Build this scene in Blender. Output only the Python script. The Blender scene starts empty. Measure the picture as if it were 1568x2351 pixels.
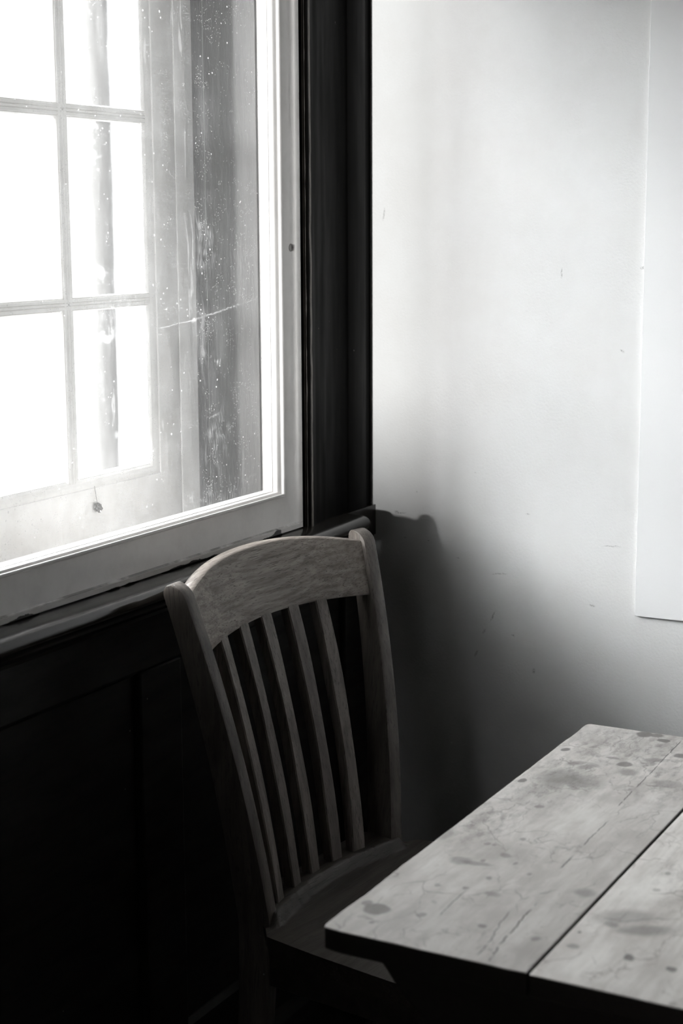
import bpy, bmesh, math, random
from mathutils import Vector, Matrix, noise
random.seed(7)
S = bpy.context.scene
COL = S.collection
R = math.radians

# ------------------------------------------------------------------ camera
CAM = Vector((-2.489, -1.285, 1.41))
yaw, pitch, roll = R(28.4526), R(9.952), R(-0.2892)
fw = Vector((math.cos(pitch)*math.cos(yaw), math.cos(pitch)*math.sin(yaw), -math.sin(pitch)))
rt = Vector((math.sin(yaw), -math.cos(yaw), 0.0))
up = rt.cross(fw)
rt2 = rt*math.cos(roll) + up*math.sin(roll)
up2 = up*math.cos(roll) - rt*math.sin(roll)
cd = bpy.data.cameras.new('camera')
cam = bpy.data.objects.new('camera', cd); COL.objects.link(cam)
M = Matrix((rt2, up2, -fw)).transposed().to_4x4(); M.translation = CAM
cam.matrix_world = M
cd.sensor_fit = 'VERTICAL'; cd.sensor_height = 36.0; cd.sensor_width = 36.0
cd.lens = 3769.26*36.0/2351.0
cd.clip_start = 0.05; cd.clip_end = 200
cd.dof.use_dof = True; cd.dof.focus_distance = 2.35; cd.dof.aperture_fstop = 6.3
S.camera = cam
# ------------------------------------------------------------------ world: hazy white sky, with a brighter band added higher up to light the wall
SKY_LOW, SKY_HI, SKY_AZ = 1.25, 56.0, 0.45
w = bpy.data.worlds.new('sky'); S.world = w; w.use_nodes = True
N, L = w.node_tree.nodes, w.node_tree.links; N.clear()
def wn(t, **k):
    n = N.new(t)
    for a, b in k.items(): setattr(n, a, b)
    return n
def wm(op, a, b=None, c=None, clamp=False):
    n = wn('ShaderNodeMath', operation=op, use_clamp=clamp)
    for i, v in enumerate((a, b, c)):
        if v is None: continue
        if isinstance(v, (int, float)): n.inputs[i].default_value = v
        else: L.new(v, n.inputs[i])
    return n.outputs[0]
def wss(v, a, b, lo=0.0, hi=1.0):
    n = wn('ShaderNodeMapRange', interpolation_type='SMOOTHSTEP')
    L.new(v, n.inputs['Value'])
    for k, x in (('From Min', a), ('From Max', b), ('To Min', lo), ('To Max', hi)): n.inputs[k].default_value = x
    return n.outputs[0]
tc = wn('ShaderNodeTexCoord'); sx = wn('ShaderNodeSeparateXYZ'); L.new(tc.outputs['Generated'], sx.inputs[0])
k = wm('DIVIDE', sx.outputs[2], wm('MAXIMUM', sx.outputs[1], 0.06))
band = wm('MULTIPLY', wss(k, 0.22, 0.46), wss(k, 0.62, 1.65, 1.0, 0.07))
band = wm('MULTIPLY', band, wss(sx.outputs[1], -0.12, 0.08))
az = wm('ADD', wm('MULTIPLY', wm('MAXIMUM', wm('MULTIPLY', sx.outputs[0], -1.0), 0.0), SKY_AZ), 0.7)
tot = wm('ADD', wm('MULTIPLY', wm('MULTIPLY', band, az), SKY_HI), SKY_LOW)
bg = wn('ShaderNodeBackground'); bg.inputs['Color'].default_value = (0.985, 0.99, 1.0, 1)
L.new(tot, bg.inputs['Strength'])
wo = wn('ShaderNodeOutputWorld'); L.new(bg.outputs[0], wo.inputs[0])
# ------------------------------------------------------------------ low lamp added to fill the corner, shining through the added far window
sd = bpy.data.lights.new('fill_sun', 'SUN'); sd.energy = 3.6; sd.angle = R(3.8); sd.color = (1, .995, .985)
fill_sun = bpy.data.objects.new('fill_sun', sd); COL.objects.link(fill_sun)
fill_sun.rotation_euler = Vector((math.cos(R(3.5)), math.tan(R(4.5)), -math.sin(R(3.5)))).to_track_quat('-Z', 'Y').to_euler(); fill_sun.location = (-12, -.15, 3)
# ------------------------------------------------------------------ exposure
vs = S.view_settings
vs.view_transform = 'Standard'; vs.look = 'None'; vs.exposure = 0.05; vs.gamma = 1.0; vs.use_curve_mapping = False
S.cycles.max_bounces = 10; S.cycles.diffuse_bounces = 6; S.cycles.transparent_max_bounces = 16

# ================================================================== materials
class Mat:
    def __init__(s, name):
        s.m = bpy.data.materials.new(name); s.m.use_nodes = True
        s.t = s.m.node_tree; s.n = s.t.nodes; s.l = s.t.links; s.n.clear()
        s.out = s.n.new('ShaderNodeOutputMaterial')
        s.tc = s.n.new('ShaderNodeTexCoord'); s.co = s.tc.outputs['Object']
    def node(s, t, **k):
        n = s.n.new(t)
        for a, b in k.items(): setattr(n, a, b)
        return n
    def put(s, sock, v):
        if v is None: return
        if hasattr(v, 'is_output') or isinstance(v, bpy.types.NodeSocket): s.l.new(v, sock)
        else: sock.default_value = v
    def math(s, op, a, b=None, c=None, clamp=False):
        n = s.node('ShaderNodeMath', operation=op, use_clamp=clamp)
        for i, v in enumerate((a, b, c)): s.put(n.inputs[i], v)
        return n.outputs[0]
    def ramp(s, v, a, b, lo=0.0, hi=1.0, smooth=True):
        n = s.node('ShaderNodeMapRange', interpolation_type='SMOOTHSTEP' if smooth else 'LINEAR')
        s.put(n.inputs['Value'], v)
        for kk, x in (('From Min', a), ('From Max', b), ('To Min', lo), ('To Max', hi)): n.inputs[kk].default_value = x
        return n.outputs[0]
    def map(s, scale=(1, 1, 1), rot=(0, 0, 0), loc=(0, 0, 0), v=None, typ='POINT'):
        n = s.node('ShaderNodeMapping', vector_type=typ); s.put(n.inputs[0], v if v is not None else s.co)
        n.inputs['Location'].default_value = loc; n.inputs['Rotation'].default_value = rot; n.inputs['Scale'].default_value = scale
        return n.outputs[0]
    def noise(s, scale, detail=4, rough=.55, v=None, dist=0.0, color=False):
        n = s.node('ShaderNodeTexNoise'); s.put(n.inputs['Vector'], v if v is not None else s.co)
        n.inputs['Scale'].default_value = scale; n.inputs['Detail'].default_value = detail
        n.inputs['Roughness'].default_value = rough; n.inputs['Distortion'].default_value = dist
        return n.outputs['Color' if color else 'Fac']
    def vor(s, scale, v=None, feature='F1', out='Distance', rnd=1.0):
        n = s.node('ShaderNodeTexVoronoi', feature=feature); s.put(n.inputs['Vector'], v if v is not None else s.co)
        n.inputs['Scale'].default_value = scale; n.inputs['Randomness'].default_value = rnd
        return n.outputs[out]
    def mix(s, f, a, b):
        n = s.node('ShaderNodeMix', data_type='RGBA'); s.put(n.inputs[0], f)
        s.put(n.inputs[6], a); s.put(n.inputs[7], b); return n.outputs[2]
    def bump(s, h, strength=.3, dist=.001, normal=None):
        n = s.node('ShaderNodeBump'); s.put(n.inputs['Height'], h)
        n.inputs['Strength'].default_value = strength; n.inputs['Distance'].default_value = dist
        if normal is not None: s.put(n.inputs['Normal'], normal)
        return n.outputs[0]
    def bsdf(s, color, rough=.5, normal=None, spec=.5, coat=0.0, coat_rough=.1):
        b = s.node('ShaderNodeBsdfPrincipled')
        s.put(b.inputs['Base Color'], color); s.put(b.inputs['Roughness'], rough)
        b.inputs['Specular IOR Level'].default_value = spec
        b.inputs['Coat Weight'].default_value = coat; b.inputs['Coat Roughness'].default_value = coat_rough
        if normal is not None: s.put(b.inputs['Normal'], normal)
        return b.outputs[0]
    def done(s, sh): s.l.new(sh, s.out.inputs[0]); return s.m
    def warp(s, amt, scale, v=None):
        src = v if v is not None else s.co
        c = s.noise(scale, 3, .6, v=src, color=True)
        a = s.node('ShaderNodeVectorMath', operation='SUBTRACT'); s.l.new(c, a.inputs[0]); a.inputs[1].default_value = (.5, .5, .5)
        b = s.node('ShaderNodeVectorMath', operation='SCALE'); s.l.new(a.outputs[0], b.inputs[0]); b.inputs['Scale'].default_value = amt
        d = s.node('ShaderNodeVectorMath', operation='ADD'); s.l.new(src, d.inputs[0]); s.l.new(b.outputs[0], d.inputs[1])
        return d.outputs[0]
    def blob(s, v, loc, rad, rot=(0, 0, 0), soft=.35):
        """1 inside an ellipsoid of radii rad round loc, falling to 0 over `soft`"""
        m = s.map(loc=loc, scale=rad, rot=rot, v=v, typ='TEXTURE')
        ln = s.node('ShaderNodeVectorMath', operation='LENGTH'); s.l.new(m, ln.inputs[0])
        return s.ramp(ln.outputs['Value'], 1.0 - soft, 1.0 + soft, 1.0, 0.0)
    def mx(s, vals):
        r = vals[0]
        for v in vals[1:]: r = s.math('MAXIMUM', r, v)
        return r
def G(v, warm=0.0): return (v*(1+warm), v, v*(1-warm), 1)
def RGB(r, g, b): return (r, g, b, 1)

def wall_paint():
    m = Mat('white_wall_paint')
    peel = m.noise(230, 3, .6); big = m.noise(9, 4, .6)
    h = m.math('ADD', m.math('MULTIPLY', peel, 1.0), m.math('MULTIPLY', big, .6))
    wv = m.warp(.006, 60)
    marks = []
    # scuffs and small chips (y, z, half length, half height, tilt)
    for y, z, a, b, t in SCUFFS:
        marks.append(m.blob(wv, (0, y, z), (.05, a*.8, b*.7), (R(t), 0, 0), .7))
    brk = m.ramp(m.noise(500, 2), .35, .6)
    mk = m.math('MULTIPLY', m.mx(marks), brk)
    col = m.mix(m.math('MULTIPLY', mk, .6), m.mix(m.ramp(big, .3, .7), RGB(.80, .795, .785), RGB(.83, .83, .825)), G(.13, .05))
    return m.done(m.bsdf(col, .62, m.bump(h, .55, .0012), .35))
SCUFFS = []

def paint_white(name, v=.78, dirt=.4, rough=.35, seed=0.0):
    m = Mat(name)
    co = m.map(loc=(seed, seed, seed))
    d1 = m.noise(22, 6, .65, v=co); d2 = m.vor(150, v=co)
    spec = m.math('MULTIPLY', m.ramp(d2, .0, .12, 1, 0), m.ramp(m.noise(35, 2, v=co), .62, .7))
    col = m.mix(m.ramp(d1, .35, .75), RGB(v, v*.985, v*.965), RGB(v*.86, v*.84, v*.81))
    col = m.mix(m.math('MULTIPLY', spec, dirt), col, G(.05, .1))
    b = m.bump(m.noise(90, 4, v=co), .12, .001)
    return m.done(m.bsdf(col, rough, b, .45))

def frame_paint():      # glossy white paint with peeled chips along the outside edges
    m = Mat('peeling_white_paint')
    d1 = m.noise(18, 6, .65)
    v2 = m.vor(160)
    spk = m.math('MULTIPLY', m.ramp(v2, .0, .1, 1, 0), m.ramp(m.noise(30, 2), .63, .72))
    col = m.mix(m.ramp(d1, .35, .8), RGB(.90, .88, .86), RGB(.80, .78, .76))
    sp = m.node('ShaderNodeSeparateXYZ'); m.l.new(m.co, sp.inputs[0])
    x, z = sp.outputs[0], sp.outputs[2]
    n1 = m.noise(60, 6, .7); n2 = m.noise(11, 3)
    wdt = m.math('MULTIPLY', m.math('MULTIPLY', m.ramp(n2, .42, .72), n1), .011)
    e1 = m.math('LESS_THAN', m.math('SUBTRACT', z, .9325), wdt)
    e2 = m.math('LESS_THAN', m.math('SUBTRACT', m.math('MULTIPLY', x, -1), .2500), m.math('MULTIPLY', wdt, .5))
    chip = m.math('MAXIMUM', e1, e2)
    wv = m.warp(.010, 45)
    ch2 = m.blob(wv, (-.335, 0, .9335), (.016, .05, .006), (0, R(-20), 0), .1)
    col = m.mix(m.math('MAXIMUM', chip, ch2), m.mix(m.math('MULTIPLY', spk, .8), col, G(.05)), G(.025, .1))
    # shadow line in the groove above the bottom fillet, put into the colour
    shadow_ln = m.math('MULTIPLY', m.math('LESS_THAN', m.math('ABSOLUTE', m.math('SUBTRACT', z, .9425)), .0012), m.ramp(m.noise(25, 5), .35, .6))
    col = m.mix(m.math('MULTIPLY', shadow_ln, .7), col, G(.1, .1))
    bm_ = m.bump(m.noise(70, 4), .15, .001)
    return m.done(m.bsdf(col, .32, bm_, .5))

def dark_paint(name, v=.011, rough=.38, chips=.5, streak=(1, 1, 1), bs=.5, spec=.4, worn=False):  # worn also paints a highlight along the bead crest
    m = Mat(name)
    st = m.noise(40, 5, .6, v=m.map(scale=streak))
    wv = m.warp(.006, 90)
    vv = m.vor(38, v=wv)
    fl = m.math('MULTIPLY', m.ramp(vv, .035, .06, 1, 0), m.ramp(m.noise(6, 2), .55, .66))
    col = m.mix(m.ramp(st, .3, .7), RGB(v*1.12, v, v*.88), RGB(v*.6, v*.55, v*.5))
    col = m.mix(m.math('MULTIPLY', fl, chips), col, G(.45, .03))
    if worn:             # rubbed crest of the round bead, its highlight painted into the colour
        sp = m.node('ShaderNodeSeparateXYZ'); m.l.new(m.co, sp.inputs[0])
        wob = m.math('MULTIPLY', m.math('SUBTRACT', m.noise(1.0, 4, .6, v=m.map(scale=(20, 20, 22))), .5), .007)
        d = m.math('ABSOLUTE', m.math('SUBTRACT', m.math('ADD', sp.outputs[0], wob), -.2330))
        crest_hl = m.math('MULTIPLY', m.ramp(d, .0005, .0062, 1, 0), m.ramp(m.noise(1.0, 5, .7, v=m.map(scale=(300, 300, 30))), .25, .75, .35, 1))
        col = m.mix(crest_hl, col, RGB(.42, .39, .36))
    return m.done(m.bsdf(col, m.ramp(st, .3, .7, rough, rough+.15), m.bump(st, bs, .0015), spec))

def wood(name, c1, c2, axis, rough=.42, scale=1.0, bump=.4, pores=.6, spots=0.0):
    """brown hardwood, grain along axis (0,1,2) of the object coordinates"""
    m = Mat(name)
    sc = [26*scale]*3; sc[axis] = 1.6*scale
    w1 = m.warp(.03, 5)
    g = m.noise(3.0, 6, .62, v=m.map(scale=sc, v=w1))
    sp = [420*scale]*3; sp[axis] = 26*scale
    p = m.ramp(m.noise(1.0, 2, .5, v=m.map(scale=sp)), .56, .68)
    blot = m.noise(14, 4, .6)
    col = m.mix(m.ramp(g, .3, .72), c1, c2)
    col = m.mix(m.math('MULTIPLY', p, pores), col, tuple(x*.35 for x in c1[:3])+(1,))
    col = m.mix(m.ramp(blot, .5, .8, 0, .45), col, tuple(x*.55 for x in c1[:3])+(1,))
    if spots:
        v = m.vor(55, v=m.warp(.004, 80))
        f = m.math('MULTIPLY', m.ramp(v, .06, .09, 1, 0), m.ramp(m.noise(9, 2), .6, .66))
        col = m.mix(m.math('MULTIPLY', f, spots), col, G(.55))
    h = m.math('SUBTRACT', g, m.math('MULTIPLY', p, .8))
    return m.done(m.bsdf(col, m.ramp(g, .3, .7, rough, rough+.12), m.bump(h, bump, .0008), .4))

def glass(name, haze=.03, dust=.5, cracks=(), wisps=()):
    """thin window pane: straight-through glass, reflection, and dust stuck on it"""
    m = Mat(name)
    tr = m.node('ShaderNodeBsdfTransparent'); tr.inputs[0].default_value = (.985, .99, .99, 1)
    gl = m.node('ShaderNodeBsdfGlossy'); gl.inputs['Roughness'].default_value = .02; gl.inputs[0].default_value = (1, 1, 1, 1)
    ge = m.node('ShaderNodeNewGeometry'); dt = m.node('ShaderNodeVectorMath', operation='DOT_PRODUCT')
    m.l.new(ge.outputs['Incoming'], dt.inputs[0]); m.l.new(ge.outputs['Normal'], dt.inputs[1])
    fr = m.math('ADD', m.math('MULTIPLY', m.math('POWER', m.math('SUBTRACT', 1.0, m.math('ABSOLUTE', dt.outputs['Value']), clamp=True), 5.0), .9), .03)
    mx = m.node('ShaderNodeMixShader'); m.l.new(fr, mx.inputs[0])
    m.l.new(tr.outputs[0], mx.inputs[1]); m.l.new(gl.outputs[0], mx.inputs[2])
    wv = m.warp(.004, 60)
    f1 = m.vor(330, v=wv); s1 = m.math('MULTIPLY', m.ramp(f1, .10, .22, 1, 0), m.ramp(m.noise(45, 4, .7), .48, .62))
    f2 = m.vor(70, v=m.warp(.008, 60)); s2 = m.math('MULTIPLY', m.ramp(f2, .05, .11, 1, 0), m.ramp(m.noise(12, 3), .5, .6))
    film = m.ramp(m.noise(14, 6, .7, v=m.map(scale=(2.4, 1, .5))), .45, .8, 0, .05)
    # long soft wipes, running mostly up and down
    sw = m.ramp(m.noise(60, 3, .5, v=m.map(scale=(1.0, 1, .06), v=m.warp(.06, 5))), .66, .74, 0, .10)
    sp = m.node('ShaderNodeSeparateXYZ'); m.l.new(m.co, sp.inputs[0])
    low = m.ramp(sp.outputs[2], .98, 1.06, 1, 0)
    lowd = m.math('MULTIPLY', low, m.ramp(m.noise(60, 5, .75), .35, .7, 0, .04))
    d = m.mx([m.math('MULTIPLY', s1, dust), m.math('MULTIPLY', s2, min(1, dust*1.6)), film, sw, lowd])
    if cracks:
        wc = m.warp(.004, 30)
        for (x, z, a, b, t) in cracks:
            c = m.blob(wc, (x, 0, z), (a, .1, b), (0, R(t), 0), .5)
            d = m.math('MAXIMUM', d, m.math('MULTIPLY', c, m.ramp(m.noise(140, 3), .35, .6, .02, .26)))
    if wisps:            # wiped and dribbled dirt
        wn_ = m.ramp(m.noise(1.0, 5, .7, v=m.map(scale=(150, 1, 32), v=m.warp(.03, 18))), .50, .66)
        for (x, z, a, b) in wisps:
            c = m.blob(wc, (x, 0, z), (a, .1, b), (0, 0, 0), .8)
            d = m.math('MAXIMUM', d, m.math('MULTIPLY', m.math('MULTIPLY', c, wn_), .16))
    d = m.math('ADD', d, haze, clamp=True)
    df = m.node('ShaderNodeBsdfDiffuse'); df.inputs[0].default_value = (.8, .79, .78, 1)
    tl = m.node('ShaderNodeBsdfTranslucent'); tl.inputs[0].default_value = (.8, .79, .78, 1)
    dm = m.node('ShaderNodeMixShader'); dm.inputs[0].default_value = .45
    m.l.new(df.outputs[0], dm.inputs[1]); m.l.new(tl.outputs[0], dm.inputs[2])
    o = m.node('ShaderNodeMixShader'); m.l.new(d, o.inputs[0]); m.l.new(mx.outputs[0], o.inputs[1]); m.l.new(dm.outputs[0], o.inputs[2])
    return m.done(o.outputs[0])

def plain(name, c, rough=.6, bs=.2, ns=30, spec=.4):
    m = Mat(name); n = m.noise(ns, 5, .6)
    col = m.mix(n, tuple(x*.85 for x in c[:3])+(1,), c)
    return m.done(m.bsdf(col, rough, m.bump(n, bs, .002), spec))

# ================================================================== mesh helpers
def link(name, bm, mat, parent=None, smooth=False, bevel=0.0, seg=2, angle=40, sharp=50):
    me = bpy.data.meshes.new(name)
    bmesh.ops.recalc_face_normals(bm, faces=bm.faces[:])
    bm.to_mesh(me); bm.free()
    me.materials.append(mat)
    o = bpy.data.objects.new(name, me); COL.objects.link(o)
    if parent is not None: o.parent = parent
    if bevel:
        b = o.modifiers.new('edge', 'BEVEL'); b.width = bevel; b.segments = seg; b.limit_method = 'ANGLE'; b.angle_limit = R(angle)
        b.harden_normals = False
    if smooth or bevel:
        for p in me.polygons: p.use_smooth = True
        try: me.set_sharp_from_angle(angle=R(sharp))
        except Exception: pass
    return o
def box(bm, x0, x1, y0, y1, z0, z1):
    v = [bm.verts.new((x, y, z)) for x in (x0, x1) for y in (y0, y1) for z in (z0, z1)]
    for f in ((0, 1, 3, 2), (4, 6, 7, 5), (0, 4, 5, 1), (2, 3, 7, 6), (0, 2, 6, 4), (1, 5, 7, 3)):
        bm.faces.new([v[i] for i in f])
    return bm
def boxes(*b):
    bm = bmesh.new()
    for q in b: box(bm, *q)
    return bm
def prism(bm, pts, axis, lo, hi, n=1):
    """extrude closed 2D outline along axis; pts are the other two coordinates in x,y,z order"""
    rings = []
    for i in range(n+1):
        t = lo+(hi-lo)*i/n
        r = []
        for a, b in pts:
            c = [a, b]; c.insert(axis, t); r.append(bm.verts.new(c))
        rings.append(r)
    k = len(pts)
    for i in range(n):
        for j in range(k): bm.faces.new((rings[i][j], rings[i][(j+1) % k], rings[i+1][(j+1) % k], rings[i+1][j]))
    bm.faces.new(rings[0]); bm.faces.new(rings[-1][::-1])
    return bm
def frame_loop(bm, x0, x1, z0, z1, pr, pb, y):
    """rectangular frame swept with mitred corners. x1 right outer edge, z0 bottom outer edge;
    pr = insets of each profile point on the stiles, pb = on the rails, y = depth of each point"""
    rings = []
    for a, b, yy in zip(pr, pb, y):
        rings.append([bm.verts.new(c) for c in ((x1-a, yy, z0+b), (x0+a, yy, z0+b), (x0+a, yy, z1-b), (x1-a, yy, z1-b))])
    k = len(rings)
    for i in range(k):
        p, q = rings[i], rings[(i+1) % k]
        for j in range(4): bm.faces.new((p[j], p[(j+1) % 4], q[(j+1) % 4], q[j]))
    return bm
def struct(o): o['kind'] = 'structure'; return o
def empty(name, loc=(0, 0, 0), rz=0.0):
    o = bpy.data.objects.new(name, None); COL.objects.link(o); o.location = loc; o.rotation_euler = (0, 0, rz)
    o.empty_display_size = .1; return o
def tag(o, label, cat, group=None):
    o['label'] = label; o['category'] = cat
    if group: o['group'] = group
    return o

# coordinates: window wall is the plane y=0, white wall is x=0, both meet in the corner; room is x<0, y<0
XW, YB, ZC = -4.7, -3.6, 2.65
GX0, GX1, GZ0, GZ1 = -1.075, -.2505, .933, 2.16      # outside edges of the window frame in view

SCUFFS[:] = [(-.051, .921, .011, .0016, -6), (-.045, .922, .005, .003, 10), (-.225, .758, .010, .0018, -62), (-.262, .729, .004, .0016, 20),
             (-.160, .852, .003, .0012, 0), (-.105, .877, .0028, .0012, -5), (-.300, .672, .0028, .006, 0), (-.432, .896, .016, .0012, -2),
             (-.236, .832, .014, .0012, -8), (-.400, .795, .005, .0016, 10), (-.190, 1.000, .0012, .0014, 0), (-.195, .690, .002, .007, 20),
             (-.285, .937, .004, .0012, 0), (-.020, 1.425, .0015, .012, 8), (-.338, 1.331, .0012, .009, 0), (-.472, 1.34, .006, .003, 0),
             (-.083, .960, .0015, .0015, 0), (-.21, .73, .0018, .006, 25), (-.441, 1.21, .004, .002, 30), (-.060, .878, .003, .001, 0)]
M_wall = wall_paint()
M_frame = frame_paint()
M_sash = paint_white('sash_white_paint', .88, .6, .35)
M_bsill = plain('worn_grey_sill_paint', G(.2, .02), .6)
M_white2 = paint_white('bay_white_paint', .88, .3, .4, 3.1)
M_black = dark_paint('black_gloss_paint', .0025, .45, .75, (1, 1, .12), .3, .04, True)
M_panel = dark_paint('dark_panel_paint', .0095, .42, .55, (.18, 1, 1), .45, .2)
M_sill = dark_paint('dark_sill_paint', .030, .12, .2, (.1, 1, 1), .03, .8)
M_jamb = None
def jamb_mat():
    m = Mat('weathered_grey_wood')
    g = m.noise(3.2, 7, .65, v=m.map(scale=(40, 40, 1.8), v=m.warp(.03, 6)))
    sp = m.node('ShaderNodeSeparateXYZ'); m.l.new(m.co, sp.inputs[0])
    # darker towards the outer sash; the sheen nearer the room is put into the colour
    t = m.ramp(m.math('ADD', sp.outputs[1], m.math('MULTIPLY', m.noise(20, 4, v=m.map(scale=(1, 1, .2))), .012)), .070, .084)
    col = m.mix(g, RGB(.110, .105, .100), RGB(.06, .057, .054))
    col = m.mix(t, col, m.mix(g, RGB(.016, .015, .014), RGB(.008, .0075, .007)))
    line = m.math('LESS_THAN', m.math('ABSOLUTE', m.math('SUBTRACT', sp.outputs[1], .126)), .0006)
    col = m.mix(m.math('MULTIPLY', line, .35), col, G(.4))
    return m.done(m.bsdf(col, m.ramp(t, 0, 1, .38, .6), m.bump(g, .5, .003), .5))
M_jamb = jamb_mat()
M_glass_in = glass('dusty_inner_glass', .026, .5,
    [(-.429, 1.289, .092, .0008, -7.7), (-.560, 1.2735, .050, .0005, -4.4), (-.522, 1.2760, .006, .0022, -30), (-.508, 1.285, .012, .0008, 28),
     (-.363, 1.369, .024, .0005, -24), (-.372, 1.362, .020, .0004, -22), (-.4607, 1.212, .0022, .0050, 20), (-.468, 1.214, .0016, .0022, 0), (-.47, 1.135, .016, .0005, -12), (-.38, 1.03, .02, .0006, -10)],
    [(-.49, 1.385, .030, .055), (-.50, 1.23, .022, .045), (-.47, 1.10, .03, .05), (-.46, 1.005, .10, .03), (-.40, 1.34, .02, .05), (-.70, 1.29, .05, .03)])
M_glass_clean = glass('clean_glass', 0.0, .02)
M_glass_out = glass('outer_glass', .02, .25)
M_floor = wood('dark_floor_boards', RGB(.022, .018, .015), RGB(.014, .011, .009), 0, .5, .4, .3)
M_ceil = plain('dark_ceiling', G(.05, .05), .8)
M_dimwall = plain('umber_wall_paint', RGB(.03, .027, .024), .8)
M_pale = plain('pale_wall_paint', G(.72, .01), .8)
M_ground = plain('pale_ground', G(.45, .01), .9, .3, 3)

# ================================================================== setting
struct(link('floor', boxes((XW-.1, .1, YB-.1, .2, -.1, 0)), M_floor))
struct(link('ceiling', boxes((XW-.1, .1, YB-.1, .2, ZC, ZC+.1)), M_ceil))
struct(link('wall_right', boxes((0, .12, YB-.1, .2, 0, ZC)), M_wall))
struct(link('wall_back', boxes((XW, 0, YB-.1, YB, 0, ZC)), M_pale))
FZ0, FZ1, FY0, FY1 = 1.268, 2.38, -.56, -.21
struct(link('wall_far', boxes((XW-.1, XW, YB-.1, FY0, 0, ZC), (XW-.1, XW, FY1, .2, 0, ZC), (XW-.1, XW, FY0, FY1, 0, FZ0), (XW-.1, XW, FY0, FY1, FZ1, ZC)), M_dimwall))
# window wall: piers and spandrels round two openings
WX = ((-1.59, -.31), (-3.35, -2.05))
struct(link('wall_left', boxes((XW, 0, .034, .2, 0, .93), (XW, 0, .034, .2, 2.10, ZC), (-.31, 0, .034, .2, .93, 2.10),
                               (XW, -1.012, .034, .2, .93, 2.10)), M_dimwall))

# ---- profiles measured at the wall plane; X' is where a point seems to lie on y=0 from the room
def fixx(xp, y): return xp + y*(xp+2.489)/1.285
cas = [(-.2494, .000), (-.2455, -.0015), (-.2400, -.0015), (-.2375, .0015), (-.2330, .0020), (-.2310, -.0035), (-.2265, -.0085), (-.2200, -.0110), (-.2130, -.0100),
       (-.2075, -.0065), (-.2000, -.0045), (-.1930, -.0045), (-.1890, -.0025), (-.1780, -.0010), (-.1700, -.0010), (-.1672, .0030), (-.1000, .0030), (-.0935, .0012),
       (-.0900, .0002), (-.0320, -.0010), (-.0285, .0050), (-.0240, .0060), (0.000, .0060)]
pts = [(fixx(x, y), y) for x, y in cas]
pts[-1] = (0.0, .0060)
pts = pts + [(0.0, .033), (fixx(-.2494, 0)-.0, .033)]
bm = bmesh.new(); prism(bm, pts, 2, .925, 2.30, 60)
for v in bm.verts:                                   # brush-worn, slightly wavy old paint on the round bead
    if -.25 < v.co.x < -.2 and v.co.y < -.002:
        v.co.x += .0012*(noise.noise(Vector((3, 0, v.co.z*9)))); v.co.y += .0008*noise.noise(Vector((9, 0, v.co.z*16)))
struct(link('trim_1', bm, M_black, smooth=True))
# casing between and beyond the windows, and above
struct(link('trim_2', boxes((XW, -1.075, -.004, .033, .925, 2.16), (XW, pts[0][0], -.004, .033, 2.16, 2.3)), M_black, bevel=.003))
struct(link('trim_3', boxes((XW, 0, .010, .033, 2.3, ZC)), M_dimwall))
# sill ledge with rounded nose
nose = [(.033, .9325), (-.010, .9322), (-.030, .9315), (-.040, .9295), (-.0455, .9255), (-.0475, .9195), (-.0455, .9125), (-.040, .9080), (-.031, .9055), (-.027, .9035),
        (-.0245, .8960), (-.018, .8890), (-.010, .8860), (-.008, .8800), (.033, .8800)]
bm = bmesh.new(); prism(bm, nose, 0, XW, -.105, 120); prism(bm, [(.033, .9323), (-.0035, .9323), (-.0035, .8802), (.033, .8802)], 0, -.1045, 0)
for v in bm.verts:
    if v.co.y < -.02 and v.co.x < -.01: v.co.z += .0009*noise.noise(Vector((v.co.x*7, 4, v.co.y*8)))
struct(link('trim_4', bm, M_sill, smooth=True))
# wainscot under the sill: top rail, stiles, recessed panels with a worn bevelled edge
def wains():
    bm = bmesh.new()
    top = [(.033, .8805), (.000, .8805), (.000, .8075), (.0015, .8045), (.006, .8020), (.0075, .7990), (.0125, .7975), (.033, .797)]
    prism(bm, top, 0, XW, 0, 4)
    bot = [(.033, .0), (-.012, .0), (-.012, .13), (-.004, .142), (.000, .15), (.000, .235), (.010, .242), (.033, .242)]
    prism(bm, bot, 0, XW, 0, 4)
    return bm
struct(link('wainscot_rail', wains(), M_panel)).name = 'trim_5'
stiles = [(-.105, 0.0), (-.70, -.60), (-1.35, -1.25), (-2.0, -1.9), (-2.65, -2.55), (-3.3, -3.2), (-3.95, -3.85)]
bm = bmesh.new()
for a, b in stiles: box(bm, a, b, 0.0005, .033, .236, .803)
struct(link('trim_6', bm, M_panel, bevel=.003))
struct(link('trim_7', boxes((XW, 0, .0125, .033, .235, .80)), M_panel))

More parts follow.
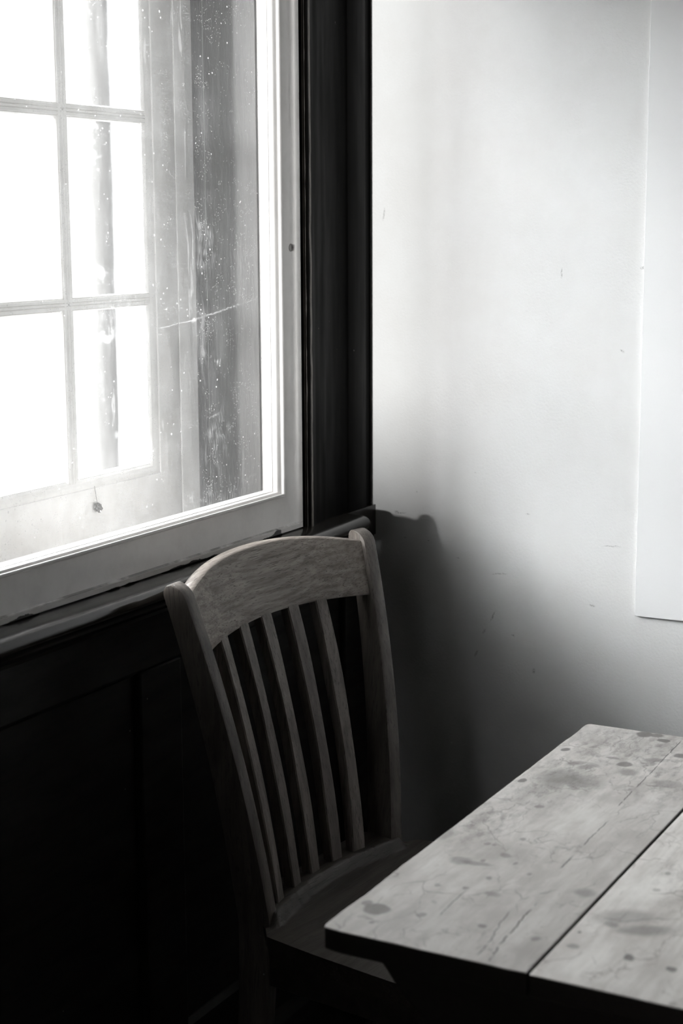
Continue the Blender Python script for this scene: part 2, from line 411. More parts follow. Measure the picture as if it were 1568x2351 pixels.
# ================================================================== window in view: glazed inner frame
def inner_window(name, x0, x1):
    w_ = struct(empty(name, ((x0+x1)/2, 0, GZ0)))
    off = Vector(((x0+x1)/2, 0, GZ0))
    # profile: outer fillet, cove, flat face, quirk, round bead, groove, glazing edge
    ys = [.033, .0005, -.0025, -.0025, -.0008, .0008, .0014, .0014, .0004, .0018, -.0008, -.0014, -.0004, .0018, .0042, .0055, .0066, .0105, .0150, .0152, .033, .033]
    pr = [.0000, .0000, .0012, .0100, .0128, .0180, .0255, .0480, .0492, .0500, .0514, .0534, .0552, .0562, .0564, .0600, .0618, .0634, .0642, .0655, .0655, .0655]
    pb = [.0000, .0000, .0012, .0080, .0086, .0092, .0098, .0562, .0574, .0582, .0594, .0608, .0620, .0624, .0606, .0606, .0652, .0655, .0657, .0665, .0665, .0665]
    # straighten pr so that its points fall where the photo shows them once depth shifts them sideways
    bm = bmesh.new(); frame_loop(bm, x0, x1, GZ0, GZ1, pr, pb, ys)
    for v in bm.verts: v.co -= off
    fr = link('frame', bm, M_frame if name == 'window_1' else M_sash, w_, smooth=True)
    bm = boxes((x0+.06, x1-.0652, .0152, .0192, GZ0+.0655, GZ1-.069))
    for v in bm.verts: v.co -= off
    p = link('glass_pane', bm, M_glass_in, w_)
    return w_
# object-space coordinates are used by the paint chips and dust, so keep parts of window_1 at the world origin
def at_origin(root):
    for c in root.children:
        for v in c.data.vertices: v.co += Vector(root.location)
    root.location = (0, 0, 0)
w1 = inner_window('window_1', GX0, GX1); at_origin(w1)
# countersunk screw cup on the right stile
bm = bmesh.new()
prof = [(.0060, .0003), (.0056, -.0010), (.0046, -.0016), (.0038, -.0010), (.0032, -.0010), (.0026, -.0018), (.0016, -.0014), (.0012, .0002), (.0003, .0002)]
nseg = 28; rings = []
for r_, y_ in prof: rings.append([bm.verts.new((r_*math.cos(2*math.pi*i/nseg), y_, r_*math.sin(2*math.pi*i/nseg))) for i in range(nseg)])
for a, b in zip(rings, rings[1:]):
    for i in range(nseg): bm.faces.new((a[i], a[(i+1) % nseg], b[(i+1) % nseg], b[i]))
bm.faces.new(rings[-1])
M_screw = plain('painted_screw', G(.22, .03), .4)
sc = link('screw', bm, M_screw, w1, smooth=True); sc.location = (-.2745, .0012, 1.3745); sc['label'] = 'grey screw cup'

# ================================================================== bay between the two windows, and the outer small-paned sash
YO = .143
def bay(name, x0, x1):
    """x0,x1 = faces of the jambs"""
    w_ = struct(empty(name))
    # weathered jamb boards
    link('jamb', boxes((x1, x1+.012, .0335, .21, .93, 2.10)), M_jamb, w_)
    link('jamb', boxes((x0-.012, x0, .0335, .21, .93, 2.10)), M_white2, w_)
    link('inner_sill', boxes((x0, x1, .0335, .24, .931, .944)), M_bsill, w_, bevel=.001)
    link('head', boxes((x0, x1, .0335, .21, 2.088, 2.10)), M_white2, w_)
    # fixed frame with a rebated strip
    bm = bmesh.new()
    ys = [.19, YO+.004, YO+.0035, YO, YO, YO+.001, .19]
    ins = [0, 0, .0240, .0250, .0535, .0545, .0545]
    frame_loop(bm, x0, x1, .944, 2.088, ins, [max(0, i*.06) for i in ins], ys)
    link('outer_frame', bm, M_white2, w_)
    # sash: stile face, ovolo bead down to the glass
    sx0, sx1, sz0, sz1 = x0+.0560, x1-.0560, .948, 2.118
    ys = [.170, YO+.001, YO, YO, YO+.0016, YO+.0012, YO+.0004, YO+.0006, YO+.0022, YO+.0018, YO+.0040, .1480, .1480, .170]
    pr = [0, 0, .0012, .0560, .0572, .0584, .0620, .0700, .0730, .0745, .0775, .0780, .0790, .0790]
    pb = [0, 0, .0012, .0880, .0892, .0902, .0925, .0965, .0990, .1005, .1035, .1040, .1050, .1050]
    bm = bmesh.new(); frame_loop(bm, sx0, sx1, sz0, sz1, pr, pb, ys)
    sash = link('sash', bm, M_sash, w_, smooth=True)
    gx0, gx1, gz0, gz1 = sx0+.079, sx1-.079, sz0+.105, sz1-.105
    # glazing bars
    def bar_profile(c, h):      # (across, y): flat middle with a small quirk and bead each side
        return [(c-h, .1490), (c-h, YO+.0040), (c-h*.80, YO+.0016), (c-h*.74, YO+.0022), (c-h*.66, YO+.0006), (c-h*.30, YO+.0004), (c-h*.20, YO+.0016), (c-h*.10, YO),
                (c+h*.10, YO), (c+h*.20, YO+.0016), (c+h*.30, YO+.0004), (c+h*.66, YO+.0006), (c+h*.74, YO+.0022), (c+h*.80, YO+.0016), (c+h, YO+.0040), (c+h, .1490), (c+h*.6, .1620), (c-h*.6, .1620)]
    nx = round((gx1-gx0+.019)/.1955); 
    pitch_ = .1965
    xs = []
    c = x1-.3265
    while c > gx0+.05: xs.append(c); c -= pitch_
    for c in xs:
        bm = bmesh.new(); prism(bm, bar_profile(c, .0138), 2, gz0-.004, gz1+.004)
        link('glazing_bar', bm, M_sash, w_, smooth=True)
    zs = []
    c = 1.301
    while c < gz1-.05: zs.append(c); c += .2645
    for c in zs:
        bm = bmesh.new(); prism(bm, [(y, z) for z, y in bar_profile(c, .0108)], 0, gx0-.004, gx1+.004)
        link('glazing_bar', bm, M_sash, w_, smooth=True)
    link('glass_pane', boxes((gx0-.002, gx1+.002, .1482, .1500, gz0-.002, gz1+.002)), M_glass_out, w_)
    return w_
bay('window_2', -1.000, -.3205)

# unseen slim window, added to let the corner fill in through the far wall
w5 = struct(empty('fill_window', (XW, (FY0+FY1)/2, FZ0)))
o = link('frame', boxes((XW-.07, XW-.04, FY0, FY0+.02, FZ0, FZ1), (XW-.07, XW-.04, FY1-.02, FY1, FZ0, FZ1), (XW-.07, XW-.04, FY0+.02, FY1-.02, FZ0, FZ0+.02), (XW-.07, XW-.04, FY0+.02, FY1-.02, FZ1-.02, FZ1)), M_sash, w5)
o.location = -w5.location
o = link('glass_pane', boxes((XW-.057, XW-.054, FY0+.02, FY1-.02, FZ0+.02, FZ1-.02)), M_glass_clean, w5); o.location = -w5.location

# ================================================================== outdoors
struct(link('ground', boxes((-30, 20, .6, 60, -.5, -.4)), M_ground))
M_post = Mat('weathered_post_wood')
def post_mat():
    m = M_post
    g = m.noise(3.5, 6, .65, v=m.map(scale=(60, 60, 3)))
    pt_ = m.ramp(m.noise(14, 5, .7), .60, .66)
    col = m.mix(g, RGB(.09, .087, .084), RGB(.04, .039, .037))
    col = m.mix(m.math('MULTIPLY', pt_, .6), col, G(.6))
    return m.done(m.bsdf(col, .7, m.bump(g, .5, .004), .3))
post_mat()
def on_ground_ray(px, py, y):
    d = (fw + rt2*((px-784)/3769.26) + up2*((1175.5-py)/3769.26)); t = (y-CAM.y)/d.y; return CAM + d*t
pp = on_ground_ray(235, 600, 1.30)
bm = bmesh.new(); rings = []
nz = 150
for i in range(nz+1):
    z = -.4 + 3.4*i/nz; ring = []
    for j in range(20):
        a = 2*math.pi*j/20
        rr = .0315*(1+.05*noise.noise(Vector((math.cos(a)*1.2, math.sin(a)*1.2, z*3.0))))
        if math.cos(a-R(-50)) > .2: rr -= .0035*max(0, noise.noise(Vector((a*1.5, 2, z*9))))*1.6
        ring.append(bm.verts.new((rr*math.cos(a), rr*math.sin(a), z)))
    rings.append(ring)
for a, b in zip(rings, rings[1:]):
    for j in range(20): bm.faces.new((a[j], a[(j+1) % 20], b[(j+1) % 20], b[j]))
bm.faces.new(rings[0][::-1]); bm.faces.new(rings[-1])
post = link('wooden_post', bm, M_post.m, smooth=True); post.location = (pp.x, pp.y, 0)
tag(post, 'slender weathered wooden post standing outdoors behind the small-paned sash', 'post')
pq = on_ground_ray(296, 600, 1.55)
bm = bmesh.new()
bmesh.ops.create_cone(bm, cap_ends=True, segments=10, radius1=.0014, radius2=.0014, depth=3.4)
bmesh.ops.translate(bm, vec=(0, 0, 1.3), verts=bm.verts[:])
rod = link('hanging_wire', bm, plain('grey_wire', G(.35), .6), smooth=True); rod.location = (pq.x, pq.y, 0)
tag(rod, 'thin pale wire running straight down outdoors, just right of the wooden post', 'wire')
# papery cocoon hanging on the bottom rail of the outer sash
pc = on_ground_ray(226, 1165, YO-.004)
bm = bmesh.new(); bmesh.ops.create_icosphere(bm, subdivisions=4, radius=1)
for v in bm.verts:
    n = noise.noise(v.co*1.8)*.30 + noise.noise(v.co*4.5)*.18
    v.co *= (1+n); v.co.x *= .0075; v.co.y *= .0040; v.co.z *= .0068
    v.co.z -= v.co.x*.45
m = Mat('cocoon_silk'); g = m.noise(420, 4, .7)
Mc = m.done(m.bsdf(m.mix(m.ramp(g, .35, .65), G(.30, .04), G(.10, .05)), .8, m.bump(g, .8, .002), .2))
co = empty('cocoon', (pc.x, pc.y, pc.z))
link('body', bm, Mc, co, smooth=True)
bm = bmesh.new()
P0, P1 = Vector((-.0065, .0010, .032)), Vector((-.0020, 0, .005))
bmesh.ops.create_cone(bm, cap_ends=True, segments=8, radius1=.0003, radius2=.0003, depth=(P1-P0).length)
bmesh.ops.transform(bm, matrix=Matrix.Translation((P0+P1)/2) @ (P1-P0).to_track_quat('Z', 'Y').to_matrix().to_4x4(), verts=bm.verts[:])
link('thread', bm, Mc, co)
tag(co, 'small grey papery cocoon stuck on the bottom rail of the outer sash', 'cocoon')

# ================================================================== white board on the right wall
m = Mat('blank_board_face')
M_board = m.done(m.bsdf(G(.93, .0), .55, m.bump(m.noise(60, 3), .05, .001), .3))
bm = boxes((-.0075, -.0015, -1.35, -.4745, .7875, 2.05))
wb = link('wall_board', bm, M_board, bevel=.0008)
tag(wb, 'blank white board mounted on the white wall at the right', 'board')

# ================================================================== chair
CB, CT = Vector((-.5167, -.2094, .4727)), R(-4)
ch = empty('dining_chair', (CB.x, CB.y, 0), CT)
ZB = CB.z
A1, A2, A3 = .0718, .242, .0138
def PY(z): return A1*z + A2*z*z + A3*z**3
def HW(z): return .329/2 + .134*z
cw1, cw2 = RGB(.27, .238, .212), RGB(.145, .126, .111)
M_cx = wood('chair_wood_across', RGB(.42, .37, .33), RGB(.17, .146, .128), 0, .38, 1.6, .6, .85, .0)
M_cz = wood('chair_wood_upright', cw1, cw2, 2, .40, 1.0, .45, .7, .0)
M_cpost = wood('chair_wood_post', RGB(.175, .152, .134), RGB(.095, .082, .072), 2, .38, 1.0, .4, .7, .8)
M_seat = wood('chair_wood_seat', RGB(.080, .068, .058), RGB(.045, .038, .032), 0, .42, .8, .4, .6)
M_clow = wood('chair_wood_shaded', RGB(.07, .06, .052), RGB(.04, .034, .03), 0, .45, .8, .3, .6)  # darkened copy of the chair wood, shade put into the colour
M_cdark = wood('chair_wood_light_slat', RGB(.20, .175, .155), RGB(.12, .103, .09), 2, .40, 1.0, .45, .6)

def leg_y(z):            # front face of the post below and above seat; z measured from seat height
    if z >= 0: return PY(z)
    return .0718*z*.3 + .25*z*z*1.1          # splays backward to the floor
def post_mesh(sg):
    bm = bmesh.new(); T = .0270; ring_list = []
    zs = [-ZB + (ZB+.455)*i/46 for i in range(47)]
    secs = []
    for z in zs:
        if z >= 0: D = .050 - .016*(z/.46)**1.2
        else: D = .050 - .012*(-z/ZB)
        hw = HW(z) if z >= 0 else HW(0) + .02*(-z/ZB)
        secs.append((z, hw, leg_y(z), leg_y(z)+D))
    # rounded top: half round seen from the side
    z0, hw0, ya, yb = secs[-1]
    rc = (yb-ya)/2; sl = A1+2*A2*z0
    for a in (12, 26, 40, 54, 66, 77, 85):
        s_, c_ = math.sin(R(a)), math.cos(R(a))
        dz = rc*1.02*s_; dy = rc*(1-c_)
        secs.append((z0+dz, HW(z0+dz), ya+dy*1.15+sl*dz, yb-dy*.85+sl*dz))
    rings = []
    ang = -sg*R(9)       # faces turn with the bow of the back
    for z, hw, y0, y1 in secs:
        k = 1.0 if z > 0 else 1.0
        xs = sg*hw
        b = min(.004, (y1-y0)*.25)
        o = [(-T/2+b, y0), (T/2-b, y0), (T/2-b*.3, y0+b*.3), (T/2, y0+b), (T/2, y1-b), (T/2-b*.3, y1-b*.3), (T/2-b, y1), (-T/2+b, y1), (-T/2+b*.3, y1-b*.3), (-T/2, y1-b), (-T/2, y0+b), (-T/2+b*.3, y0+b*.3)]
        r = []
        for x, y in o:
            dy = y-y0
            x2 = x*math.cos(ang)-dy*math.sin(ang); y2 = x*math.sin(ang)+dy*math.cos(ang)+y0
            r.append(bm.verts.new((xs+x2, y2, ZB+z)))
        rings.append(r)
    for a, b in zip(rings, rings[1:]):
        for j in range(12): bm.faces.new((a[j], a[(j+1) % 12], b[(j+1) % 12], b[j]))
    bm.faces.new(rings[0][::-1]); bm.faces.new(rings[-1])
    return bm
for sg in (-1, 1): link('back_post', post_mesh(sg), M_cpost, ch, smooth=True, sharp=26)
# crest rail: bowed backwards, arched above and below
def bowat(u, z): return (.0255+(.045-.0255)*z/.465)*(1-u*u)
bm = bmesh.new(); NU, rings = 48, []
for i in range(NU+1):
    u = -0.955 + 1.91*i/NU
    zb_ = .3765 + .0095*(1-u*u); zt_ = .4560 + .0260*(1-abs(u)**2.2)
    hm = HW(.43); x = u*(hm)
    T = .021; r = []
    def P(z, d): return bm.verts.new((u*HW(z), PY(z)+bowat(u, z)+.0035+d, ZB+z))
    n = 8
    for j in range(n+1):
        z = zb_+(zt_-zb_)*(.03+.94*j/n); r.append(P(z, 0))
    r.append(P(zt_-.001, .0015)); r.append(P(zt_, .005)); r.append(P(zt_, T-.006)); r.append(P(zt_-.002, T-.0015))
    for j in range(n, -1, -1):
        z = zb_+(zt_-zb_)*(.03+.93*j/n); r.append(P(z, T))
    r.append(P(zb_, T-.002)); r.append(P(zb_, .0015))
    rings.append(r)
for a, b in zip(rings, rings[1:]):
    k = len(a)
    for j in range(k): bm.faces.new((a[j], a[(j+1) % k], b[(j+1) % k], b[j]))
bm.faces.new(rings[0][::-1]); bm.faces.new(rings[-1])
link('crest_rail', bm, M_cx, ch, smooth=True, sharp=32)
# slats
UB = [-.7469, -.4102, -.0882, .2495, .5620]
for q, ub in enumerate(UB):
    bm = bmesh.new(); rings = []; W2, T = .0128, .0155
    for i in range(33):
        z = .006 + (.392-.006)*i/32
        u = ub*(1+(.8813-1)*z/.465)
        hx = u*HW(z); yy = PY(z)+bowat(u, z)+.0035
        sl = -2*u*(bowat(0, z))/HW(z); an = math.atan(sl)
        wq = W2*(1-.06*math.sin(i*.3+q))
        o = [(-wq+.002, 0), (wq-.002, 0), (wq, .002), (wq, T), (-wq, T), (-wq, .002)]
        rings.append([bm.verts.new((hx+a*math.cos(an)-b*math.sin(an), yy+a*math.sin(an)+b*math.cos(an), ZB+z)) for a, b in o])
    for a, b in zip(rings, rings[1:]):
        for j in range(6): bm.faces.new((a[j], a[(j+1) % 6], b[(j+1) % 6], b[j]))
    bm.faces.new(rings[0][::-1]); bm.faces.new(rings[-1])
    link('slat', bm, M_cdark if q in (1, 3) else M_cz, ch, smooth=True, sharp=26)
# saddle seat
def half_w(y):
    # y from front (-.40) to back (.06)
    pts_ = [(-.41, .150), (-.405, .185), (-.39, .210), (-.36, .226), (-.234, .2345), (-.10, .219), (-.017, .2070), (.0, .186), (.02, .172), (.045, .160), (.06, .15)]
    for (a, b), (c, d) in zip(pts_, pts_[1:]):
        if y <= c: return b+(d-b)*(y-a)/(c-a)
    return .15
def seat_z(x, y):
    u = max(-1, min(1, x/.165))
    ridge_in = -.014 + .0255*(1-u*u)           # inner foot of the raised back lip
    h = 0.0
    # raised lip that carries the slats
    t = (y-ridge_in)/.010; t = max(0, min(1, t)); lip = .015*t*t*(3-2*t)
    if abs(x) > .165: lip *= max(0, 1-(abs(x)-.165)/.012)
    h += lip
    # dished saddle
    d = math.exp(-((abs(x)-.10)/.075)**2)*math.exp(-((y+.14)/.11)**2)
    h -= .011*d
    h -= .004*math.exp(-(x/.1)**2)*math.exp(-((y+.08)/.07)**2)
    return h
bm = bmesh.new(); NYs, NXs = 110, 90
ys_ = [-.41 + .47*i/NYs for i in range(NYs+1)]
top, botm = [], []
for y in ys_:
    w_ = half_w(y)
    top.append([bm.verts.new(((2*j/NXs-1)*w_, y, ZB+seat_z((2*j/NXs-1)*w_, y))) for j in range(NXs+1)])
    botm.append([bm.verts.new(((2*j/NXs-1)*(w_-.004), y, ZB-.030)) for j in range(NXs+1)])
for i in range(NYs):
    for j in range(NXs):
        bm.faces.new((top[i][j], top[i][j+1], top[i+1][j+1], top[i+1][j]))
        bm.faces.new((botm[i][j], botm[i+1][j], botm[i+1][j+1], botm[i][j+1]))
    for j in (0, NXs): bm.faces.new((top[i][j], top[i+1][j], botm[i+1][j], botm[i][j]))
for i in (0, NYs):
    for j in range(NXs): bm.faces.new((top[i][j], top[i][j+1], botm[i][j+1], botm[i][j]))
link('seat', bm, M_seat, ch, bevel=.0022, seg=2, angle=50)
# front legs, aprons, stretchers
for sg in (-1, 1):
    bm = bmesh.new(); rings = []
    for z, s in ((0, .013), (.2, .017), (ZB-.031, .019)):
        cx = sg*(.198-.0*z)
        rings.append([bm.verts.new((cx+a*s, -.365+b*s, z)) for a, b in ((-1, -1), (1, -1), (1, 1), (-1, 1))])
    for a, b in zip(rings, rings[1:]):
        for j in range(4): bm.faces.new((a[j], a[(j+1) % 4], b[(j+1) % 4], b[j]))
    bm.faces.new(rings[0][::-1]); bm.faces.new(rings[-1])
    link('front_leg', bm, M_cz, ch, bevel=.003)
def slab(name, a, b, th, hgt, z0, mat, parent):
    """flat board from a to b (x,y)"""
    d = Vector((b[0]-a[0], b[1]-a[1], 0)); n = Vector((-d.y, d.x, 0)).normalized()*th/2
    bm = bmesh.new(); vs_ = []
    for z in (z0, z0+hgt):
        for p, s in ((a, 1), (b, 1), (b, -1), (a, -1)): vs_.append(bm.verts.new((p[0]+n.x*s, p[1]+n.y*s, z)))
    for f in ((0, 1, 2, 3), (4, 5, 6, 7), (0, 1, 5, 4), (1, 2, 6, 5), (2, 3, 7, 6), (3, 0, 4, 7)): bm.faces.new([vs_[i] for i in f])
    return link(name, bm, mat, parent, bevel=.002)
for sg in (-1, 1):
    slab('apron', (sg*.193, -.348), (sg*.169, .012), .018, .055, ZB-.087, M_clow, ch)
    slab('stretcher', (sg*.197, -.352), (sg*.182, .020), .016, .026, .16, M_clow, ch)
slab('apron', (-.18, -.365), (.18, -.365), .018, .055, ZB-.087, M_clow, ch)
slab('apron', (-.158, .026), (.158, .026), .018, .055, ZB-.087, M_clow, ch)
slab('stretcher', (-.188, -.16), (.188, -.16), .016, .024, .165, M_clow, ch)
tag(ch, 'worn brown wooden slat-back chair standing against the window wall, tucked under the table', 'chair')

# ================================================================== table
TX0, TX1, TY1, TZ = -1.2045, -.4720, -.5648, .75
tb = empty('wooden_table', ((TX0+TX1)/2, TY1-.36, 0))
TC = Vector(((TX0+TX1)/2, TY1-.36, 0))
def table_mat():
    m = Mat('stained_bleached_wood')
    # object coordinates of the planks are relative to the near window-side corner: x along the board, y = -distance from the window edge
    co_ = m.co
    w1_ = m.warp(.020, 14); w2_ = m.warp(.006, 70, v=w1_); wf = m.warp(.004, 90)
    grain = m.noise(3.2, 7, .62, v=m.map(scale=(1.6, 22, 22), v=w1_))
    fine = m.noise(1.0, 4, .55, v=m.map(scale=(18, 330, 330)))
    cloud = m.noise(13, 6, .62, v=m.map(scale=(.8, 1.5, 1), v=w1_))
    base = m.mix(m.ramp(grain, .32, .70), RGB(.54, .522, .50), RGB(.41, .392, .37))
    base = m.mix(m.ramp(cloud, .40, .68, 0, .75), base, RGB(.36, .34, .32))
    base = m.mix(m.ramp(fine, .52, .75, 0, .35), base, RGB(.34, .32, .30))
    # bleached worn patches
    base = m.mix(m.ramp(m.noise(8, 4, .6, v=m.map(loc=(3, 1, 0), scale=(.7, 1.6, 1), v=w1_)), .5, .72, 0, .6), base, RGB(.64, .625, .60))
    # crackle: wandering vein lines
    ve = m.vor(17, v=m.map(scale=(.7, 1.5, 1), v=m.warp(.05, 16)), feature='DISTANCE_TO_EDGE')
    vein = m.math('MULTIPLY', m.ramp(ve, .0, .028, 1, 0), m.ramp(m.noise(9, 4, .65), .48, .62))
    ve2 = m.vor(38, v=m.map(scale=(.8, 1.3, 1), v=m.warp(.03, 30)), feature='DISTANCE_TO_EDGE')
    vein2 = m.math('MULTIPLY', m.ramp(ve2, .0, .05, 1, 0), m.ramp(m.noise(12, 4, .65, v=m.map(loc=(5, 5, 0))), .54, .66))
    base = m.mix(m.math('MULTIPLY', m.math('MAXIMUM', vein, vein2), .62), base, RGB(.17, .155, .145))
    sepy = m.node('ShaderNodeSeparateXYZ'); m.l.new(co_, sepy.inputs[0])
    other = m.math('LESS_THAN', sepy.outputs[1], -.2107)          # the boards past the first joint are paler timber
    hs = m.node('ShaderNodeHueSaturation'); hs.inputs['Value'].default_value = 1.33; m.l.new(base, hs.inputs['Color'])
    base = m.mix(other, base, hs.outputs[0])
    # small random spots
    sv = m.vor(30, v=m.map(scale=(1, 1.25, 1), v=m.warp(.010, 50)))
    spots = m.math('MULTIPLY', m.ramp(sv, .10, .17, 1, 0), m.ramp(m.noise(7, 2, v=m.map(loc=(2, 8, 0))), .50, .60))
    base = m.mix(m.math('MULTIPLY', spots, .55), base, RGB(.14, .13, .12))
    # stains the photo shows: (x from near end, y from window edge, rx, ry, rot, strength, soft)
    for (x, y, a, b, t, st, so) in STAINS:
        base = m.mix(m.math('MULTIPLY', m.blob(w2_, (x, -y, 0), (a, b, .2), (0, 0, R(t)), so), st), base, RGB(.115, .108, .102))
    # grimy, pitted area towards the far end
    gz = m.mx([m.blob(w1_, (x, y, 0), (a, b, .2), (0, 0, 0), .7) for x, y, a, b in ((.66, -.10, .10, .10), (.60, -.17, .12, .06), (.50, -.05, .10, .05), (.33, -.03, .08, .03), (.40, -.30, .2, .06))])
    gn = m.ramp(m.noise(60, 5, .7, v=m.map(scale=(.8, 1.5, 1), v=w2_)), .50, .60)
    gn2 = m.ramp(m.noise(24, 5, .7, v=m.map(scale=(.8, 1.5, 1), v=w2_)), .46, .62)
    base = m.mix(m.math('MULTIPLY', gz, m.math('ADD', m.math('MULTIPLY', gn, .35), m.math('MULTIPLY', gn2, .35))), base, RGB(.13, .12, .115))
    # long splits in the boards
    sep = m.node('ShaderNodeSeparateXYZ'); m.l.new(co_, sep.inputs[0]); X_, Y_ = sep.outputs[0], sep.outputs[1]
    hts = []
    for (y0, x0, x1, slope, wid, amp, sd) in SPLITS:
        wob = m.math('MULTIPLY', m.math('SUBTRACT', m.noise(38, 5, .65, v=m.map(scale=(1, 0, 0), loc=(sd, sd, 0))), .5), amp)
        d = m.math('ABSOLUTE', m.math('SUBTRACT', m.math('ADD', Y_, m.math('ADD', m.math('MULTIPLY', X_, slope), y0)), wob))
        msk = m.math('MULTIPLY', m.ramp(X_, x0-.004, x0+.004), m.ramp(X_, x1-.02, x1, 1, 0))
        msk = m.math('MULTIPLY', msk, m.ramp(m.noise(40, 2, v=m.map(scale=(1, 0, 0), loc=(sd*2, 0, 0))), .36, .48))
        hts.append(m.math('MULTIPLY', m.ramp(d, wid*.4, wid*1.3, 1, 0), msk))
    cr = m.mx(hts)
    base = m.mix(m.math('MULTIPLY', cr, .85), base, RGB(.06, .055, .05))
    h = m.math('SUBTRACT', m.math('ADD', m.math('MULTIPLY', grain, .5), m.math('MULTIPLY', fine, .4)), m.math('MULTIPLY', cr, 2.0))
    return m.done(m.bsdf(base, m.ramp(cloud, .3, .7, .50, .64), m.bump(h, .35, .0010), .3))
STAINS = []; SPLITS = []
def tp(px, py):
    d = (fw + rt2*((px-784)/3769.26) + up2*((1175.5-py)/3769.26)); t = (TZ-CAM.z)/d.z; P_ = CAM+d*t
    return P_.x-TX0, TY1-P_.y
def stain(px, py, a, b, t=0, st=.7, so=.3):
    x, y = tp(px, py); STAINS.append((x, y, a, b, t, st, so))
stain(867, 2086, .0125, .0135, 20, .72, .14); stain(845, 2072, .0070, .0050, 0, .6, .2); stain(1290, 1786, .030, .024, 10, .62, .55); stain(1345, 1795, .018, .022, -50, .5, .6)
stain(1058, 1974, .009, .012, 0, .5, .35); stain(1090, 1981, .0045, .016, 0, .5, .4); stain(1203, 1793, .008, .005, 0, .85, .15); stain(1480, 1686, .012, .011, 0, .9, .2)
stain(1512, 1688, .008, .009, 0, .85, .2); stain(1527, 1701, .007, .008, 0, .9, .15); stain(1301, 1721, .008, .005, 0, .85, .2); stain(1434, 1755, .010, .009, 0, .8, .2)
stain(1443, 1775, .012, .013, 0, .5, .4); stain(1561, 1735, .008, .010, 0, .8, .2); stain(1540, 1800, .014, .018, 0, .35, .3); stain(1240, 1852, .006, .006, 0, .6, .3)
stain(1153, 1965, .006, .007, 0, .5, .35); stain(967, 2100, .006, .005, 0, .5, .3); stain(1107, 2127, .005, .004, 0, .6, .3); stain(1235, 2153, .006, .005, 0, .5, .4)
stain(1345, 2050, .010, .010, 0, .5, .5); stain(1440, 2105, .016, .030, 38, .48, .5); stain(1480, 2135, .012, .026, 30, .55, .5); stain(1437, 2197, .006, .005, 0, .8, .3)
stain(1541, 2222, .005, .005, 0, .75, .3); stain(1320, 2173, .006, .005, 0, .5, .3); stain(1330, 2138, .0025, .002, 0, .8, .2); stain(1405, 2123, .006, .006, 0, .5, .4)
stain(1130, 2052, .006, .008, 0, .45, .4); stain(855, 2116, .003, .003, 0, .6, .3); stain(1020, 1913, .016, .010, 0, .35, .5); stain(1325, 1753, .014, .007, -40, .55, .4)
stain(1345, 1762, .012, .007, -40, .5, .4); stain(1408, 1739, .004, .008, 0, .6, .3); stain(1365, 1757, .006, .010, -30, .4, .5); stain(1500, 1745, .008, .014, 0, .45, .4)
stain(1150, 1960, .03, .03, 0, .18, .7); stain(960, 2110, .05, .03, 0, .16, .7); stain(1450, 1700, .05, .07, 0, .25, .7); stain(1250, 1820, .06, .03, 0, .22, .7)
def split(p, q, wid, amp, sd):
    x0, y0 = tp(*p); x1, y1 = tp(*q); sl = (y1-y0)/(x1-x0)
    SPLITS.append((y0-sl*x0, min(x0, x1), max(x0, x1), sl, wid, amp, sd))
split((1120, 2205), (1235, 2068), .0011, .012, 1.7); split((1100, 2192), (1175, 2085), .0007, .014, 5.1); split((1010, 2100), (1075, 2040), .0006, .006, 9.3)
split((1290, 1993), (1320, 1960), .0009, .006, 3.9); split((1340, 1940), (1400, 1880), .0007, .008, 7.7); split((1420, 1850), (1568, 1697), .0007, .006, 2.2)
M_table = table_mat()
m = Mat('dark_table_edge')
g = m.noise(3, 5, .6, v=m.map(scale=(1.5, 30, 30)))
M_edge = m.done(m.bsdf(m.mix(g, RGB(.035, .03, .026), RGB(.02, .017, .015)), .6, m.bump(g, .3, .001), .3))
TH = .0225
planks = [(0.0, .2098), (.2116, .4150), (.4168, .6200), (.6218, .80)]
ORG = Vector((TX0, TY1, TZ))
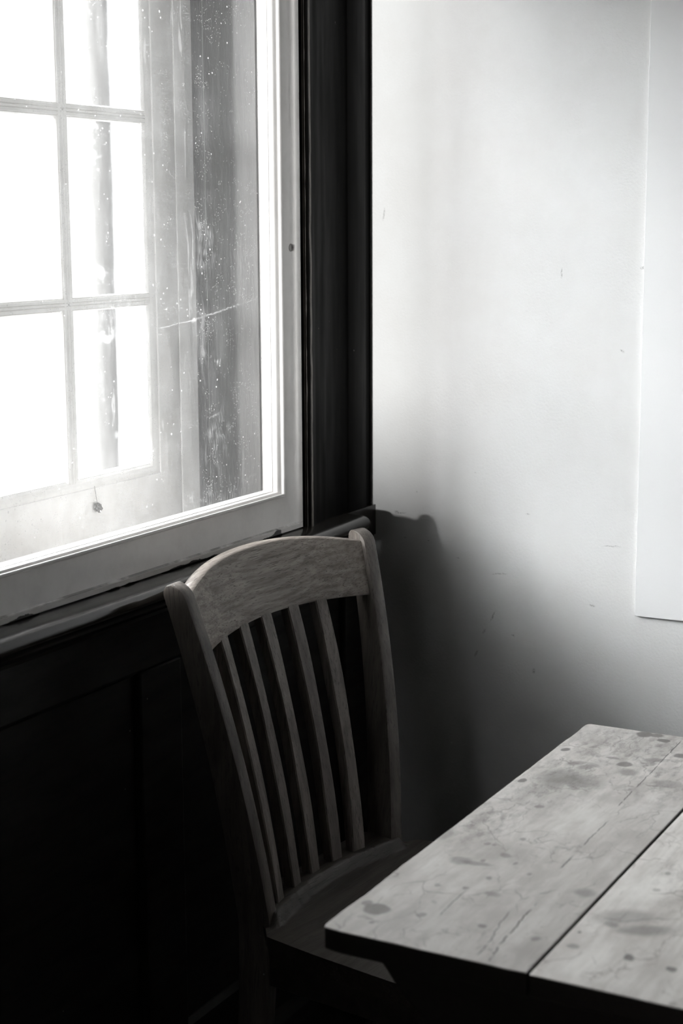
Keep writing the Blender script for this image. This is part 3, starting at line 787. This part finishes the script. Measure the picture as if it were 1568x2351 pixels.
for q, (a, b) in enumerate(planks):
    bm = bmesh.new(); nx_, ny_ = 160, 10
    Lx = TX1-TX0
    rc = .0085
    def ed(i, j):
        x = Lx*i/nx_; y = -(a+(b-a)*j/ny_)
        if q == 0 and j == 0: y += .0016*noise.noise(Vector((x*14, 1, 0))) + .0007*noise.noise(Vector((x*50, 4, 0)))
        if q == 0 and j == 0 and i == nx_: y -= .006
        if i == 0: x += .0008*noise.noise(Vector((y*40, 7, 0)))
        if i == nx_: x += .0016*noise.noise(Vector((y*30, 3, 0)))
        return x, y
    T_, B_ = [], []
    for i in range(nx_+1):
        T_.append([]); B_.append([])
        for j in range(ny_+1):
            x, y = ed(i, j)
            z = 0.0
            if q == 0:                      # rounded outer corners
                for cx_, s in ((rc, 1), (Lx-rc, -1)):
                    dx, dy = (cx_-x)*s, (y+rc)
                    if dx > 0 and dy > 0:
                        r_ = math.hypot(dx, dy)
                        if r_ > rc: x = cx_-s*dx*rc/r_; y = -rc+dy*rc/r_
            if q == 1: z = -.0006
            T_[-1].append(bm.verts.new((x, y, z))); B_[-1].append(bm.verts.new((x, y, -TH)))
    for i in range(nx_):
        for j in range(ny_):
            bm.faces.new((T_[i][j], T_[i+1][j], T_[i+1][j+1], T_[i][j+1])); bm.faces.new((B_[i][j], B_[i][j+1], B_[i+1][j+1], B_[i+1][j]))
        for j in (0, ny_): bm.faces.new((T_[i][j], B_[i][j], B_[i+1][j], T_[i+1][j]))
    for j in range(ny_):
        for i in (0, nx_): bm.faces.new((T_[i][j], T_[i][j+1], B_[i][j+1], B_[i][j]))
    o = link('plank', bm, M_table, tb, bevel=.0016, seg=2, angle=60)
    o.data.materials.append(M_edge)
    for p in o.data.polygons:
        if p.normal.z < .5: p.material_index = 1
    o.location = ORG - TC
# dark framework below: shaped cross battens, aprons, legs
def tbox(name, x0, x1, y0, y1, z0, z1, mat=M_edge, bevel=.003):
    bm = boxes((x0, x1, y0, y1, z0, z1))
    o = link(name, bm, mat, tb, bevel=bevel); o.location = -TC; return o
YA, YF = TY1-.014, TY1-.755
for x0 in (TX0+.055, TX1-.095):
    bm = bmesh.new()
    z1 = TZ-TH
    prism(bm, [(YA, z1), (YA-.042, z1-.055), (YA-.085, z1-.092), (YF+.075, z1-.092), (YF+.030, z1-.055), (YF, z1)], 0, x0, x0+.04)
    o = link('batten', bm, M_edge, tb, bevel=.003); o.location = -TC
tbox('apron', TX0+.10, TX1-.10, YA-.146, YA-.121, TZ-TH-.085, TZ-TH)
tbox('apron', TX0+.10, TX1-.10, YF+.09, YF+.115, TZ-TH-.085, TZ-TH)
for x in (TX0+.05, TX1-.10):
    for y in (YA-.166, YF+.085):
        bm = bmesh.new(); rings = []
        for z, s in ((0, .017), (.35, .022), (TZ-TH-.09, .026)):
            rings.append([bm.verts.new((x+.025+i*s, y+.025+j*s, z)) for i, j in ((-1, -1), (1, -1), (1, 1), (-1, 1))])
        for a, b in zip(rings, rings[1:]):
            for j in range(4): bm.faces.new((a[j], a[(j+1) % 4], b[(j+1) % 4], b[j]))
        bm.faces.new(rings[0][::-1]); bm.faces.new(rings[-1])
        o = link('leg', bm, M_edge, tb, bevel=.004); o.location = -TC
tag(tb, 'wooden plank table with a pale, stained and cracked top, dark edge', 'table')
